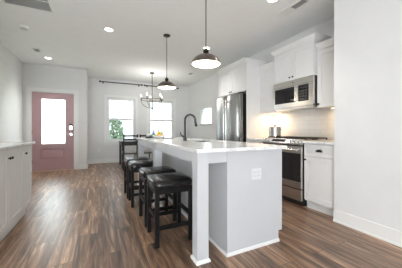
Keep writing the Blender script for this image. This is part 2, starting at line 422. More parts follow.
def upper_cab(name, xf, y0, y1, z0, z1, label, doors, knobs, side=(1, 1), ctop=None):
    t = thing(name, ((xf+XR)/2, (y0+y1)/2, z0), label, 'cabinet', 'white wall cabinets of the kitchen')
    MB().box(xf+.02, XR-.001, y0, y1, z0, z1).build('body', M_cab, t)
    n = doors; w = (y1-y0)/n
    for i in range(n):
        a, b = y0+i*w+.002, y0+(i+1)*w-.002
        d = shaker(MB(), xf, a, b, z0+.004, z1-.012).build('door', M_cab, t, bevel=.0015)
        if knobs[i]: knob(d, xf, a+.028 if knobs[i] == 'r' else b-.028, z0+.045)
    crown(t, xf+.012, XR-.001, y0+.001, y1-.001, z1, s0=side[0], s1=side[1])
    return t
YRa, YRb = 2.01, 2.77      # range bay
upper_cab('wall_cabinet', 2.82, YS+.002, YRa-.001, 1.385, 2.195, 'white single-door wall cabinet right of the microwave', 1, ['l'], side=(0, 0))
upper_cab('wall_cabinet', 2.75, YRa, YRb, 1.85, 2.335, 'white two-door wall cabinet right above the microwave', 2, ['l', 'r'], side=(1, 1))
upper_cab('wall_cabinet', 2.82, YRb+.001, 3.188, 1.385, 2.195, 'white wall cabinet between the microwave and the fridge panel', 1, [None], side=(0, 0))
YP0, YP1 = 3.19, 4.24
upper_cab('wall_cabinet', 2.50, YP0+.02, YP1-.02, 1.81, 2.335, 'white two-door wall cabinet above the refrigerator', 2, ['l', 'r'], side=(0, 0))
for (a, b, lab) in ((YP0, YP0+.019, 'tall white end panel between refrigerator and counter'), (YP1-.019, YP1, 'tall white end panel on the dining side of refrigerator')):
    tag(MB().box(2.50, XR-.001, a, b, 0, 2.335).build('end_panel', M_cab, loc=(2.8, a, 0)), lab, 'panel', 'refrigerator end panels')

def base_cab(y0, y1, label, d=-1, xf=2.54, xb=XR-.001, cups=True, split=None, full=False):
    t = thing('base_cabinet', ((xf+xb)/2, (y0+y1)/2, 0), label, 'cabinet', 'white base cabinets')
    s = d
    a, b = sorted((xf-s*.02, xb)); MB().box(a, b, y0, y1, .105, .883).build('body', M_cab, t)
    a, b = sorted((xf-s*.06, xb)); MB().box(a, b, y0, y1, 0, .105).build('toe_kick', M_cab, t)
    if not full:
        dr = shaker(MB(), xf, y0+.003, y1-.003, .715, .875, s, fw=.03, rec=.004).build('drawer', M_cab, t, bevel=.0015)
        if cups: cup_pull(dr, xf, (y0+y1)/2, .795)
    n = split or 1; w = (y1-y0)/n
    for i in range(n):
        do = shaker(MB(), xf, y0+i*w+.003, y0+(i+1)*w-.003, .125, .875 if full else .705, s).build('door', M_cab, t, bevel=.0015)
        knob(do, xf, y0+i*w+.03 if (i or full and n == 1) else y0+(i+1)*w-.03, .79 if full else .665, s)
    return t
base_cab(YS+.002, YRa-.008, 'white base cabinet with cup-pull drawer, right of the range')
base_cab(YRb+.008, YP0-.001, 'white base cabinet between the range and refrigerator panel')
base_cab(3.10, 3.42, 'narrow white base cabinet with one full-height door, nearest the entry', 1, -.77, -1.409, False, full=True)
base_cab(2.20, 3.098, 'white base cabinet at the left edge, nearer the camera', 1, -.77, -1.409, False, 2, full=True)
def counter(name, x0, x1, y0, y1, label):
    return tag(MB().box(x0, x1, y0, y1, .884, .914, b=.004).build(name, M_quartz, loc=((x0+x1)/2, (y0+y1)/2, .884)), label, 'countertop')
counter('kitchen_countertop', 2.505, XR-.012, YS+.001, YRa-.005, 'white countertop right of the range along the wall')
counter('kitchen_countertop', 2.505, XR-.012, YRb+.005, YP0-.001, 'white countertop between range and refrigerator panel')
counter('kitchen_countertop', -1.409, -.735, 2.19, 3.435, 'white countertop on the left base cabinets near the entry')
tag(MB().box(XR-.011, XR-.001, YS+.002, YP0-.002, .916, 1.384).box(XR-.011, XR-.001, YRa, YRb, 1.384, 1.42).build('tile_backsplash', M_tile, loc=(XR-.005, 2.37, .916)), 'white subway tile backsplash behind the range', 'backsplash')

# under-cabinet lights
def under_light(x, y, w, label, power):
    t = thing('under_cabinet_light', (x, y, 1.384), label, 'light', 'under-cabinet lights')
    MB().box(x-.02, x+.02, y-w/2, y+w/2, 1.373, 1.3845).build('housing', M_plate, t)
    MB().box(x-.014, x+.014, y-w/2+.01, y+w/2-.01, 1.370, 1.373).build('lens', M_puck, t)
    l = bpy.data.lights.new('under_light_lamp', 'AREA'); l.shape = 'RECTANGLE'; l.size = .03; l.size_y = w; l.energy = power; l.color = (1, .70, .40)
    o = bpy.data.objects.new('under_light_lamp', l); COL.objects.link(o); o.parent = t; o.location = (0, 0, -.016)
under_light(3.0, 2.98, .28, 'thin lit bar under the wall cabinet left of microwave', K['under'])
under_light(3.0, 1.78, .28, 'thin lit bar under the wall cabinet right of microwave', K['under']*.6)

# ------------------------------------------------------------------ microwave
t = thing('microwave', (2.95, (YRa+YRb)/2, 1.42), 'stainless over-the-range microwave with black window and vertical handle', 'microwave')
mx = 2.742
MB().box(mx+.035, XR-.012, YRa+.004, YRb-.004, 1.425, 1.847).build('case', M_black, t)
MB().box(mx+.03, XR-.05, YRa+.02, YRb-.02, 1.395, 1.425).build('vent_base', M_steelh, t)
MB().box(mx, mx+.034, YRa+.004, YRb-.004, 1.757, 1.847, b=.004).build('vent_strip', M_steelh, t)
fr = MB(); sash_x(fr, mx, mx+.034, 2.29, YRb-.004, 1.425, 1.755, .001)
fr = MB(); fr.box(mx, mx+.034, 2.275, YRb-.004, 1.425, 1.495).box(mx, mx+.034, 2.275, YRb-.004, 1.74, 1.755)
fr.box(mx, mx+.034, 2.735, YRb-.004, 1.495, 1.74).box(mx, mx+.034, 2.275, 2.305, 1.495, 1.74)
d = fr.build('door', M_steelh, t)
MB().box(mx+.004, mx+.033, 2.305, 2.735, 1.495, 1.74).build('door_glass', M_blackgl, d)
mb = MB(); mb.tube([(mx-.04, 2.285, 1.50), (mx-.04, 2.285, 1.735)], .011)
for z in (1.515, 1.72): mb.tube([(mx-.04, 2.285, z), (mx+.002, 2.285, z)], .007)
mb.build('handle', M_chrome, d, smooth=True)
cp = MB(); cp.box(mx, mx+.034, YRa+.004, 2.272, 1.425, 1.495).box(mx, mx+.034, YRa+.004, 2.272, 1.74, 1.755).box(mx, mx+.034, YRa+.004, 2.085, 1.495, 1.74).box(mx+.001, mx+.034, 2.262, 2.272, 1.495, 1.74)
cpo = cp.build('control_frame', M_steelh, t)
MB().box(mx+.002, mx+.033, 2.085, 2.262, 1.495, 1.74).build('control_panel', M_blackgl, cpo)
MB().box(mx, mx+.003, 2.11, 2.24, 1.69, 1.722).build('display', mat('dim_display', (.03, .035, .035), .2), cpo)
mb = MB()
for i in range(3):
    for j in range(4): mb.box(mx, mx+.003, 2.115+i*.045, 2.148+i*.045, 1.515+j*.04, 1.54+j*.04)
mb.build('keypad', mat('keypad_grey', (.06, .06, .06), .4), cpo)
MB().box(mx-.002, mx, 2.35, 2.375, 1.80, 1.812).build('badge', M_slot, t)

# ------------------------------------------------------------------ range
yc = (YRa+YRb)/2
t = thing('gas_range', (2.8, yc, 0), 'stainless slide-in gas range with black grates and oven door', 'stove')
ra, rb = YRa+.004, YRb-.004
MB().box(2.535, XR-.02, ra, rb, .06, .905).build('body', M_black, t)
MB().box(2.57, XR-.02, ra+.02, rb-.02, 0, .06).build('toe_base', M_black, t)
MB().box(2.56, XR-.013, ra-.001, rb+.001, .905, .922, b=.003).build('cooktop', M_steel, t)
cpn = MB().prism_y([(2.49, .855), (2.485, .875), (2.535, .932), (2.58, .932), (2.58, .855)], ra, rb).build('control_panel', M_steelh, t)
MB().prism_y([(2.4955, .8862), (2.4935, .888), (2.5255, .9245), (2.5275, .9225)], 2.30, 2.56).build('touch_display', M_blackgl, cpn)
nrm = Vector((-.057, 0, .05)).normalized()
for y in (2.055, 2.12, 2.185, 2.64, 2.715):
    c0 = Vector((2.51, y, .9035)); mb = MB()
    mb.tube([c0, c0+nrm*.006, c0+nrm*.0065, c0+nrm*.030, c0+nrm*.033], [.026, .026, .021, .019, .014], 16)
    mb.build('knob', M_chrome, cpn, smooth=True)
dm = MB(); xf = 2.495
dm.box(xf, 2.534, ra, rb, .25, .345).box(xf, 2.534, ra, rb, .735, .835)
dm.box(xf, 2.534, ra, ra+.025, .345, .735).box(xf, 2.534, rb-.025, rb, .345, .735)
dd = dm.build('oven_door', M_steelh, t)
MB().box(xf-.002, 2.533, ra+.006, rb-.006, .345, .738).build('oven_glass', M_blackgl, dd)
mb = MB(); mb.tube([(xf-.052, ra+.03, .785), (xf-.052, rb-.03, .785)], .015, 12)
for y in (ra+.06, rb-.06): mb.tube([(xf-.052, y, .785), (xf+.003, y, .785)], .010)
mb.build('oven_handle', M_chrome, dd, smooth=True)
MB().box(2.512, 2.534, ra, rb, .836, .854).build('black_strip', M_black, t)  # black strip between oven door and control panel
MB().box(xf, 2.534, ra, rb, .085, .236, b=.003).build('storage_drawer', M_steelh, t)
for gy0, gy1 in ((ra+.02, ra+.255), (ra+.262, rb-.262), (rb-.255, rb-.02)):
    mb = MB(); z0, z1 = .937, .953; x0, x1 = 2.60, 3.09; w = .012
    mb.box(x0, x1, gy0, gy0+w, z0, z1).box(x0, x1, gy1-w, gy1, z0, z1)
    for x in (x0, (x0+x1)/2-w/2, x1-w): mb.box(x, x+w, gy0+w, gy1-w, z0, z1)
    for x in (x0+.11, x1-.12): mb.box(x, x+w, gy0+w, gy1-w, z0, z1)
    ym = (gy0+gy1)/2; mb.box(x0+w, x1-w, ym-w/2, ym+w/2, z0+.002, z1-.001)
    for x in (x0, x1-w):
        for y in (gy0, gy1-w): mb.box(x, x+w, y, y+w, .922, z0)
    mb.build('grate', M_castiron, t)
for x, y in ((2.72, ra+.137), (2.97, ra+.137), (2.845, yc), (2.72, rb-.137), (2.97, rb-.137)):
    MB().lathe([(0, .934), (.035, .934), (.042, .93), (.042, .922), (0, .922)], (x, y, 0), 18).build('burner', M_castiron, t, smooth=True)
# stock pot on the left front burner
pc = (2.70, rb-.075)
t = thing('stock_pot', (pc[0], pc[1], .953), 'shiny steel stock pot with lid on the left front burner', 'pot')
MB().lathe([(0, .953), (.090, .953), (.097, .960), (.097, 1.105), (.100, 1.108), (.095, 1.108), (.095, .965), (0, .965)], (*pc, 0), 32).build('pot_body', M_pot, t, smooth=True)
lid = MB().lathe([(0, 1.131), (.035, 1.128), (.08, 1.119), (.100, 1.110), (.100, 1.107), (0, 1.107)], (*pc, 0), 32).build('lid', M_pot, t, smooth=True)
MB().lathe([(0, 1.152), (.013, 1.151), (.016, 1.145), (.008, 1.136), (.006, 1.129), (0, 1.129)], (*pc, 0), 16).build('lid_knob', M_black, lid, smooth=True)
for s in (-1, 1):
    MB().tube([(pc[0]-.03, pc[1]+s*.092, 1.075), (pc[0]-.03, pc[1]+s*.118, 1.078), (pc[0]+.03, pc[1]+s*.118, 1.078), (pc[0]+.03, pc[1]+s*.092, 1.075)], .006).build('handle', M_chrome, t, smooth=True)

# ------------------------------------------------------------------ refrigerator
fy0, fy1 = 3.265, 4.165; fm = (fy0+fy1)/2
t = thing('refrigerator', (2.75, fm, 0), 'stainless french-door refrigerator between white tall panels', 'refrigerator')
MB().box(2.475, XR-.03, fy0+.004, fy1-.004, .03, 1.755).build('case', M_black, t)
MB().box(2.50, XR-.06, fy0+.03, fy1-.03, 0, .03).build('base', M_black, t)
def bowed(y0, y1, z0, z1, x0=2.395, x1=2.47, bow=.012):
    mb = MB(); n = 10; poly = []
    for i in range(n+1):
        f = i/n; poly.append((x0+bow*(2*f-1)**4*1.2, y0+(y1-y0)*f))
    A = [mb.bm.verts.new((x, y, z0)) for x, y in poly]+[mb.bm.verts.new((x1, y1, z0)), mb.bm.verts.new((x1, y0, z0))]
    B = [mb.bm.verts.new((v.co.x, v.co.y, z1)) for v in A]
    m = len(A)
    for i in range(m):
        j = (i+1) % m; mb.bm.faces.new((A[i], A[j], B[j], B[i]))
    mb.bm.faces.new(A[::-1]); mb.bm.faces.new(B); return mb
for (a, b, hy) in ((fy0, fm-.003, fm-.045), (fm+.003, fy1, fm+.045)):
    d = bowed(a, b, .72, 1.765).build('door', M_steel, t, smooth=True)
    mb = MB(); mb.tube([(2.345, hy, .80), (2.342, hy, 1.24), (2.345, hy, 1.68)], .012, 10)
    for z in (.83, 1.65): mb.tube([(2.345, hy, z), (2.40, hy, z)], .009)
    mb.build('handle', M_chrome, d, smooth=True)
d = bowed(fy0, fy1, .06, .712).build('freezer_drawer', M_steel, t, smooth=True)
mb = MB(); mb.tube([(2.345, fy0+.08, .64), (2.345, fy1-.08, .64)], .012, 10)
for y in (fy0+.11, fy1-.11): mb.tube([(2.345, y, .64), (2.40, y, .64)], .009)
mb.build('handle', M_chrome, d, smooth=True)
for y in (fy0+.06, fy1-.06): MB().box(2.42, 2.53, y-.035, y+.035, 1.7655, 1.785).build('hinge_cover', M_black, t)

# ------------------------------------------------------------------ island
CX0, CX1, CY0, CY1 = .675, 1.618, 1.455, 4.34
BX0, BX1, BY0, BY1 = .985, 1.605, 1.51, 4.29       # cabinet block
t = thing('kitchen_island', (1.15, 2.9, 0), 'long white kitchen island with square posts and open seating side', 'island')
MB().box(BX0+.0, BX1-.02, BY0+.02, BY1-.02, .1, .66).box(BX0, BX1-.08, BY0+.02, BY1-.02, 0, .1).box(BX0, BX1-.02, BY0+.02, 2.30, .66, .8835).box(BX0, BX1-.02, 3.20, BY1-.02, .66, .8835).box(BX0, 1.10, 2.30, 3.20, .66, .8835).box(1.56, BX1-.02, 2.30, 3.20, .66, .8835).build('body', M_isl, t)
for a, b in ((BY0, BY0+.02), (BY1-.02, BY1)):
    MB().prism_y([(BX0-.005, 0), (BX1-.045, 0), (BX1-.045, .1), (BX1, .1), (BX1, .8835), (BX0-.005, .8835)], a, b).build('side_panel', M_isl, t)
n = 4; w = (BY1-BY0-.04)/n
for i in range(n):
    a = BY0+.02+i*w; dr = shaker(MB(), BX1, a+.003, a+w-.003, .715, .875, 1, fw=.03, rec=.004).build('drawer', M_isl, t); do = shaker(MB(), BX1, a+.003, a+w-.003, .125, .705, 1).build('door', M_isl, t)
    knob(dr, BX1-.004, a+w/2, .795, 1); knob(do, BX1, a+w-.03, .665, 1)
for y in (1.515, 2.90, 4.185):
    q = .10; x = .705
    p = MB().box(x, x+q, y, y+q, 0, .8835, b=.002).build('post', M_isl, t)
    MB().loft([(x-.012, x+q+.012, y-.012, y+q+.012, 0), (x-.012, x+q+.012, y-.012, y+q+.012, .016), (x-.003, x+q+.003, y-.003, y+q+.003, .028)]).build('shoe_molding', M_trim, p)
for a, b in ((1.615, 2.90), (3.0, 4.185)):
    MB().box(.71, .73, a, b, .79, .8835).build('apron', M_isl, t)
for y in (1.52, 4.26):
    MB().box(.805, BX0-.006, y, y+.02, .79, .8835).build('apron', M_isl, t)
def shoe(x0, x1, y0, y1): return MB().loft([(x0, x1, y0, y1, 0), (x0, x1, y0, y1, .016), (x0+.004, x1-.004, y0+.004, y1-.004, .028)])
shoe(BX0-.019, BX1-.045, BY0-.014, BY0).build('shoe_molding', M_trim, t)
shoe(BX0-.019, BX0-.005, BY0, BY1).build('shoe_molding', M_trim, t)
# countertop with the sink cut-out
SX0, SX1, SY0, SY1 = 1.14, 1.53, 2.38, 3.10
def frame_slab(x0, x1, y0, y1, hx0, hx1, hy0, hy1, z0, z1):
    mb = MB(); V = mb.bm.verts.new
    o = [(x0, y0), (x1, y0), (x1, y1), (x0, y1)]; h = [(hx0, hy0), (hx1, hy0), (hx1, hy1), (hx0, hy1)]
    ob, ot, hb, ht = [V((*p, z0)) for p in o], [V((*p, z1)) for p in o], [V((*p, z0)) for p in h], [V((*p, z1)) for p in h]
    for i in range(4):
        j = (i+1) % 4; F = mb.bm.faces.new
        F((ot[i], ot[j], ht[j], ht[i])); F((ob[j], ob[i], hb[i], hb[j])); F((ob[i], ob[j], ot[j], ot[i])); F((hb[j], hb[i], ht[i], ht[j]))
    return mb
tag(frame_slab(CX0, CX1, CY0, CY1, SX0, SX1, SY0, SY1, .884, .914).build('island_countertop', M_quartz, loc=(1.15, 2.9, .884), bevel=.004), 'long white quartz countertop of the island with sink cut-out', 'countertop')
mb = MB(); e = .002
mb = frame_slab(SX0-.02, SX1+.02, SY0-.02, SY1+.02, SX0+.004, SX1-.004, SY0+.004, SY1-.004, .878, .8825)
mb.box(SX0+.001, SX0+.004, SY0+.004, SY1-.004, .70, .88).box(SX1-.004, SX1-.001, SY0+.004, SY1-.004, .70, .88)
mb.box(SX0+.001, SX1-.001, SY0+.001, SY0+.004, .70, .88).box(SX0+.001, SX1-.001, SY1-.004, SY1-.001, .70, .88).box(SX0+.001, SX1-.001, SY0+.001, SY1-.001, .695, .70)
t = thing('kitchen_sink', (1.335, 2.74, .70), 'undermount steel sink set in the island countertop', 'sink')
mb.build('basin', M_steel, t)
MB().lathe([(0, .703), (.03, .703), (.045, .7005), (0, .7005)], (1.335, 2.74, 0), 20).build('drain', M_chrome, t)
# faucet
fx, fy = 1.085, 2.74
t = thing('kitchen_faucet', (fx, fy, .914), 'dark gooseneck pull-down faucet standing on the island', 'faucet')
MB().lathe([(0, .962), (.021, .962), (.024, .955), (.024, .925), (.029, .92), (.029, .914), (0, .914)], (fx, fy, 0), 20).build('base', M_faucet, t, smooth=True)
R = .078; pts = [(fx, fy, .955), (fx, fy, 1.05), (fx, fy, 1.14), (fx, fy, 1.20)]
for k in range(1, 13):
    a = PI-k*PI*1.06/12; pts.append((fx+R+R*math.cos(a), fy, 1.20+R*math.sin(a)))
MB().tube(pts, [.017, .0155, .0145]+[.0135]*13, 12).build('spout', M_faucet, t, smooth=True)
ex, ez = pts[-1][0], pts[-1][2]
MB().tube([(ex-.001, fy, ez+.012), (ex+.006, fy, ez-.02), (ex+.016, fy, ez-.065), (ex+.017, fy, ez-.072)], [.0145, .0165, .020, .016], 12).build('spray_head', M_faucet, t, smooth=True)
mb = MB(); mb.tube([(fx-.02, fy, .975), (fx-.045, fy, .978)], .014, 12); mb.tube([(fx-.04, fy, .98), (fx-.062, fy-.01, 1.0), (fx-.075, fy-.015, 1.035)], [.009, .008, .006], 10)
mb.tube([(fx, fy, .96), (fx-.022, fy, .975)], .013, 12)
mb.build('lever', M_faucet, t, smooth=True)
# outlets
def outlet_y(x, y, z, w, h, label, gangs=1, mp=None):
    mp = mp or M_plate
    t = thing('electrical_outlet', (x, y, z), label, 'outlet', None)
    MB().box(x-w/2, x+w/2, y-.006, y, z-h/2, z+h/2, b=.002).build('cover_plate', mp, t)
    for g in range(gangs):
        gx = x+(g-(gangs-1)/2)*.046
        r = MB().box(gx-.017, gx+.017, y-.009, y-.006, z-.034, z+.034, b=.001).build('receptacle', mp, t)
        for zz in (-.019, .012):
            for dx in (-.007, .007): MB().box(gx+dx-.0013, gx+dx+.0013, y-.0095, y-.009, z+zz, z+zz+.009).build('slot', M_slot, r)
outlet_y(1.285, BY0-.0003, .665, .115, .10, 'white double outlet plate on the end panel of the island', 2, M_plate_isl)
outlet_y(.03, YF, .42, .075, .118, 'white wall outlet low on the window wall left of the windows')

# ------------------------------------------------------------------ bar stools
def stool():
    t = thing('bar_stool', (0, 0, 0), '', 'stool', 'black bar stools along the island')
    w, d, q = .365, .365, .038; hx, hy = w/2, d/2
    for sx in (-1, 1):
        for sy in (-1, 1):
            x, y = sx*(hx-q/2), sy*(hy-q/2)
            MB().loft([(x-q/2, x+q/2, y-q/2, y+q/2, z) for z in (0, .53)]).build('leg', M_bwood, t, bevel=.002)
    mb = MB(); iz = .475
    for s in (-1, 1):
        a, b = sorted((s*hy-s*.006, s*hy-s*.028)); mb.box(-hx+q, hx-q, a, b, iz, .53)
        a, b = sorted((s*hx-s*.006, s*hx-s*.028)); mb.box(a, b, -hy+q, hy-q, iz, .53)
    mb.build('seat_frame', M_bwood, t)
    for s in (-1, 1):
        a, b = sorted((s*hy-s*.008, s*hy-s*.03)); MB().box(-hx+q, hx-q, a, b, .15, .185).build('stretcher', M_bwood, t)
        a, b = sorted((s*hx-s*.008, s*hx-s*.03)); MB().box(a, b, -hy+q, hy-q, .235, .27).build('stretcher', M_bwood, t)
    # cushion: rounded block, soft crown
    mb = MB(); n = 14; W, D = w/2+.014, d/2+.014
    def sq(u, v):  # disc-ish square outline
        return u, v
    rings = []
    prof = [(.93, .530), (.985, .534), (1.0, .548), (1.0, .562), (.985, .577), (.94, .589), (.85, .597), (.6, .605), (.3, .609)]
    m = 40
    for f, z in prof:
        ring = []
        for k in range(m):
            a = 2*PI*k/m; c_, s_ = math.cos(a), math.sin(a); pw = .17
            x = math.copysign(abs(c_)**(2*pw), c_); y = math.copysign(abs(s_)**(2*pw), s_)
            ring.append(mb.bm.verts.new((x*W*f, y*D*f, z+(.006*(abs(x)**3)*f if z > .57 else 0))))
        rings.append(ring)
    for A, B in zip(rings, rings[1:]):
        for k in range(m):
            j = (k+1) % m; mb.bm.faces.new((A[k], A[j], B[j], B[k]))
    mb.bm.faces.new(rings[0][::-1]); cv = mb.bm.verts.new((0, 0, .610))
    for k in range(m): mb.bm.faces.new((rings[-1][k], rings[-1][(k+1) % m], cv))
    cu = mb.build('cushion', M_leather, t, smooth=True)
    mb = MB(); pts = []
    for k in range(m+1):
        a = 2*PI*k/m; c_, s_ = math.cos(a), math.sin(a); pw = .17
        pts.append((math.copysign(abs(c_)**(2*pw), c_)*W*.99, math.copysign(abs(s_)**(2*pw), s_)*D*.99, .575))
    mb.tube(pts, .0035, 6, cap=False).build('piping', M_leather, cu, smooth=True)
    return t
st = stool()
spots = [(.645, 2.062, 0, 'black leather-topped bar stool nearest the camera, beside the front post'),
         (.642, 2.525, .01, 'second black bar stool from the front, just before the middle post'),
         (.595, 3.20, -.015, 'third black bar stool, just beyond the middle island post'),
         (.585, 3.63, .02, 'farthest black bar stool, nearest the dining table')]
for i, (x, y, r, lab) in enumerate(spots):
    o = st if i == 0 else copy_tree(st)
    o.location = (x, y, 0); o.rotation_euler = (0, 0, r); o['label'] = lab

# ------------------------------------------------------------------ things on the island
def lathe_thing(name, prof, c, m, label, cat, group=None, seg=28):
    o = MB().lathe(prof, (*c, 0), seg).build(name, m, loc=(*c, prof[-1][1] if 0 else .914), smooth=True)
    return tag(o, label, cat, group)
zc = .914; bc = (1.03, 3.93)
lathe_thing('fruit_bowl', [(0, zc+.012), (.07, zc+.014), (.105, zc+.03), (.118, zc+.052), (.124, zc+.052), (.112, zc+.026), (.075, zc+.004), (.06, zc), (0, zc)], bc, M_ceramic, 'shallow white bowl holding fruit on the island', 'bowl')
def fruit(name, x, y, z, r, m, label, el=1.25, ang=0):
    prof = []
    for k in range(13):
        a = -PI/2+k*PI/12; prof.append((max(0, r*math.cos(a)), r*el*math.sin(a)+(r*.12*(1 if a > 0 else -1) if name == 'lemon' and k in (0, 12) else 0)))
    prof[0] = (0, prof[0][1]); prof[-1] = (0, prof[-1][1])
    o = MB().lathe(prof, seg=18).build(name, m, smooth=True); o.location = (x, y, z)
    o.rotation_euler = (PI/2*(el > 1), 0, ang); return tag(o, label, 'fruit', 'fruit in the white bowl')
fruit('lemon', bc[0]-.03, bc[1]-.045, zc+.046, .029, M_lemon, 'yellow lemon at the front of the white bowl', 1.25, .6)
fruit('lemon', bc[0]+.045, bc[1]-.025, zc+.046, .029, M_lemon, 'yellow lemon at the right of the white bowl', 1.25, 1.9)
fruit('lemon', bc[0]+.01, bc[1]+.0, zc+.098, .028, M_lemon, 'yellow lemon on top of the fruit pile', 1.25, 1.2)
fruit('orange', bc[0]-.005, bc[1]+.05, zc+.051, .033, M_orange, 'orange fruit at the back of the white bowl', 1.0)
fruit('lime', bc[0]-.065, bc[1]+.015, zc+.05, .026, M_lime, 'small green lime at the left of the white bowl', 1.15, .3)
def bottle(x, y, h, r, m, label):
    t = lathe_thing('vase', [(0, zc+h), (r*.38, zc+h), (r*.42, zc+h*.93), (r*.36, zc+h*.8), (r*.8, zc+h*.6), (r, zc+h*.4), (r*.95, zc+h*.12), (r*.75, zc), (0, zc)], (x, y), m, label, 'vase', 'small vases behind the fruit bowl', 20)
bottle(.985, 4.16, .15, .040, M_blue, 'small blue vase behind the white fruit bowl, left one')
bottle(1.085, 4.17, .165, .035, M_sea, 'small seafoam vase behind the white fruit bowl, middle one')
bottle(1.155, 4.16, .15, .033, M_sea, 'small seafoam vase behind the white fruit bowl, right one')
lathe_thing('dark_dish', [(0, zc+.012), (.05, zc+.012), (.06, zc+.028), (.066, zc+.028), (.056, zc+.004), (.04, zc), (0, zc)], (.865, 4.03), M_black, 'small black dish left of the fruit bowl', 'dish')
mb = MB(); bmesh.ops.create_icosphere(mb.bm, subdivisions=3, radius=.05)
for v in mb.bm.verts:
    k = 1+.18*math.sin(v.co.x*140+1)*math.cos(v.co.y*120)+.12*math.sin(v.co.z*160+v.co.y*90)
    v.co = Vector((v.co.x*k*.98, v.co.y*k*.98, v.co.z*k*.72))
o = mb.build('folded_napkin', M_linen, smooth=True); o.location = (.865, 4.03, zc+.052); tag(o, 'crumpled pale grey napkin in the small black dish', 'napkin')
mb = MB(); mb.box(1.03, 1.24, 3.66, 3.74, zc, zc+.006).box(1.03, 1.24, 3.66, 3.665, zc+.006, zc+.014).box(1.03, 1.24, 3.735, 3.74, zc+.006, zc+.014).box(1.03, 1.035, 3.665, 3.735, zc+.006, zc+.014).box(1.235, 1.24, 3.665, 3.735, zc+.006, zc+.014)
tag(mb.build('serving_tray', mat('tray_grey', (.22, .21, .2), .4), loc=(1.135, 3.7, zc)), 'low dark grey tray on the island right of fruit bowl', 'tray')

# ------------------------------------------------------------------ dining set
tx0, tx1, ty0, ty1 = .58, 2.0, 6.25, 7.10
t = thing('dining_table', ((tx0+tx1)/2, (ty0+ty1)/2, 0), 'dark wood dining table in front of the windows', 'table')
MB().box(tx0, tx1, ty0, ty1, .718, .75, b=.004).build('tabletop', M_chair, t)
mb = MB(); mb.box(tx0+.08, tx1-.08, ty0+.03, ty0+.05, .63, .718).box(tx0+.08, tx1-.08, ty1-.05, ty1-.03, .63, .718).box(tx0+.03, tx0+.05, ty0+.08, ty1-.08, .63, .718).box(tx1-.05, tx1-.03, ty0+.08, ty1-.08, .63, .718)
mb.build('apron', M_chair, t)
for x in (tx0+.02, tx1-.08):
    for y in (ty0+.02, ty1-.08): MB().box(x, x+.06, y, y+.06, 0, .718).build('leg', M_chair, t)
def chair():
    t = thing('dining_chair', (0, 0, 0), '', 'chair', 'dining chairs at the table')
    w, d = .37, .40; hx = w/2; q = .032       # back toward -y
    for s in (-1, 1):
        x = s*(hx-q/2)
        MB().tube([(x, -d/2+.02, 0), (x, -d/2+.03, .44), (x, -d/2+.0, .70), (x, -d/2-.04, .95)], q*.62, 4).build('back_post', M_chair, t)
        MB().box(x-q/2, x+q/2, d/2-q, d/2, 0, .425).build('leg', M_chair, t)
    for z, y in ((.915, -.034), (.815, -.018), (.705, 0)):
        MB().box(-hx+q, hx-q, -d/2+y-.009, -d/2+y+.009, z-.021, z+.021).build('back_slat', M_chair, t)
    MB().box(-hx+.002, hx-.002, -d/2+.045, d/2, .425, .455).build('seat_frame', M_chair, t)
    MB().box(-hx+.012, hx-.012, -d/2+.06, d/2-.008, .455, .49, b=.012).build('seat_cushion', M_cush, t)
    for s in (-1, 1):
        x = s*(hx-q/2); MB().box(x-.01, x+.01, -d/2+.045, d/2-q, .20, .23).build('stretcher', M_chair, t)
    return t
ch = chair()
for i, (x, y, r, lab) in enumerate([(.775, 6.03, 0, 'dark slat-back dining chair at the left end, back to the camera'), (1.185, 6.03, .02, 'dark slat-back dining chair, right of the first one at the table')]):
    o = ch if i == 0 else copy_tree(ch)
    o.location = (x, y, 0); o.rotation_euler = (0, 0, r); o['label'] = lab

# ------------------------------------------------------------------ lamps
def pendant(x, y, zr, label):
    t = thing('pendant_lamp', (x, y, zr), label, 'lamp', 'bronze pendant lamps above the island')
    R = .168
    sh = MB().lathe([(R, zr), (R+.004, zr+.006), (R-.002, zr+.014), (R*.93, zr+.042), (R*.76, zr+.075), (R*.5, zr+.102), (R*.25, zr+.115), (.03, zr+.118), (.03, zr+.116), (R*.25, zr+.111), (R*.5, zr+.098), (R*.745, zr+.071), (R*.91, zr+.039), (R-.008, zr+.012)], (x, y, 0), 40, closed=True).build('lamp_shade', M_shade, t, smooth=True)
    MB().lathe([(R-.0075, zr+.005), (R*.905, zr+.038), (R*.74, zr+.070), (R*.5, zr+.0965), (R*.25, zr+.1095), (.031, zr+.1145)], (x, y, 0), 40).build('shade_lining', M_white_in, sh, smooth=True)
    MB().lathe([(0, zr+.185), (.014, zr+.185), (.016, zr+.172), (.03, zr+.165), (.033, zr+.14), (.028, zr+.135), (.036, zr+.118), (.036, zr+.112), (0, zr+.112)], (x, y, 0), 20).build('socket_cap', M_bronze, t, smooth=True)
    MB().tube([(x, y, zr+.18), (x, y, H-.02)], .0055, 8).build('stem', M_bronze, t)
    MB().lathe([(0, H-.026), (.03, H-.026), (.058, H-.016), (.062, H), (0, H)], (x, y, 0), 24).build('canopy', M_bronze, t, smooth=True)
    b = MB().lathe([(0, zr+.02), (.018, zr+.024), (.028, zr+.04), (.028, zr+.055), (.016, zr+.085), (.013, zr+.112), (0, zr+.112)], (x, y, 0), 18).build('bulb', M_bulb, t, smooth=True)
    l = bpy.data.lights.new('pendant_light', 'POINT'); l.energy = K['pend']; l.color = (1, .86, .68); l.shadow_soft_size = .03
    o = bpy.data.objects.new('pendant_light', l); COL.objects.link(o); o.parent = t; o.location = (0, 0, .012)
pendant(1.10, 2.135, 1.80, 'dark bronze dome pendant nearer the camera, cord running out of view')
pendant(1.10, 3.65, 1.81, 'dark bronze dome pendant farther away, toward the dining area')

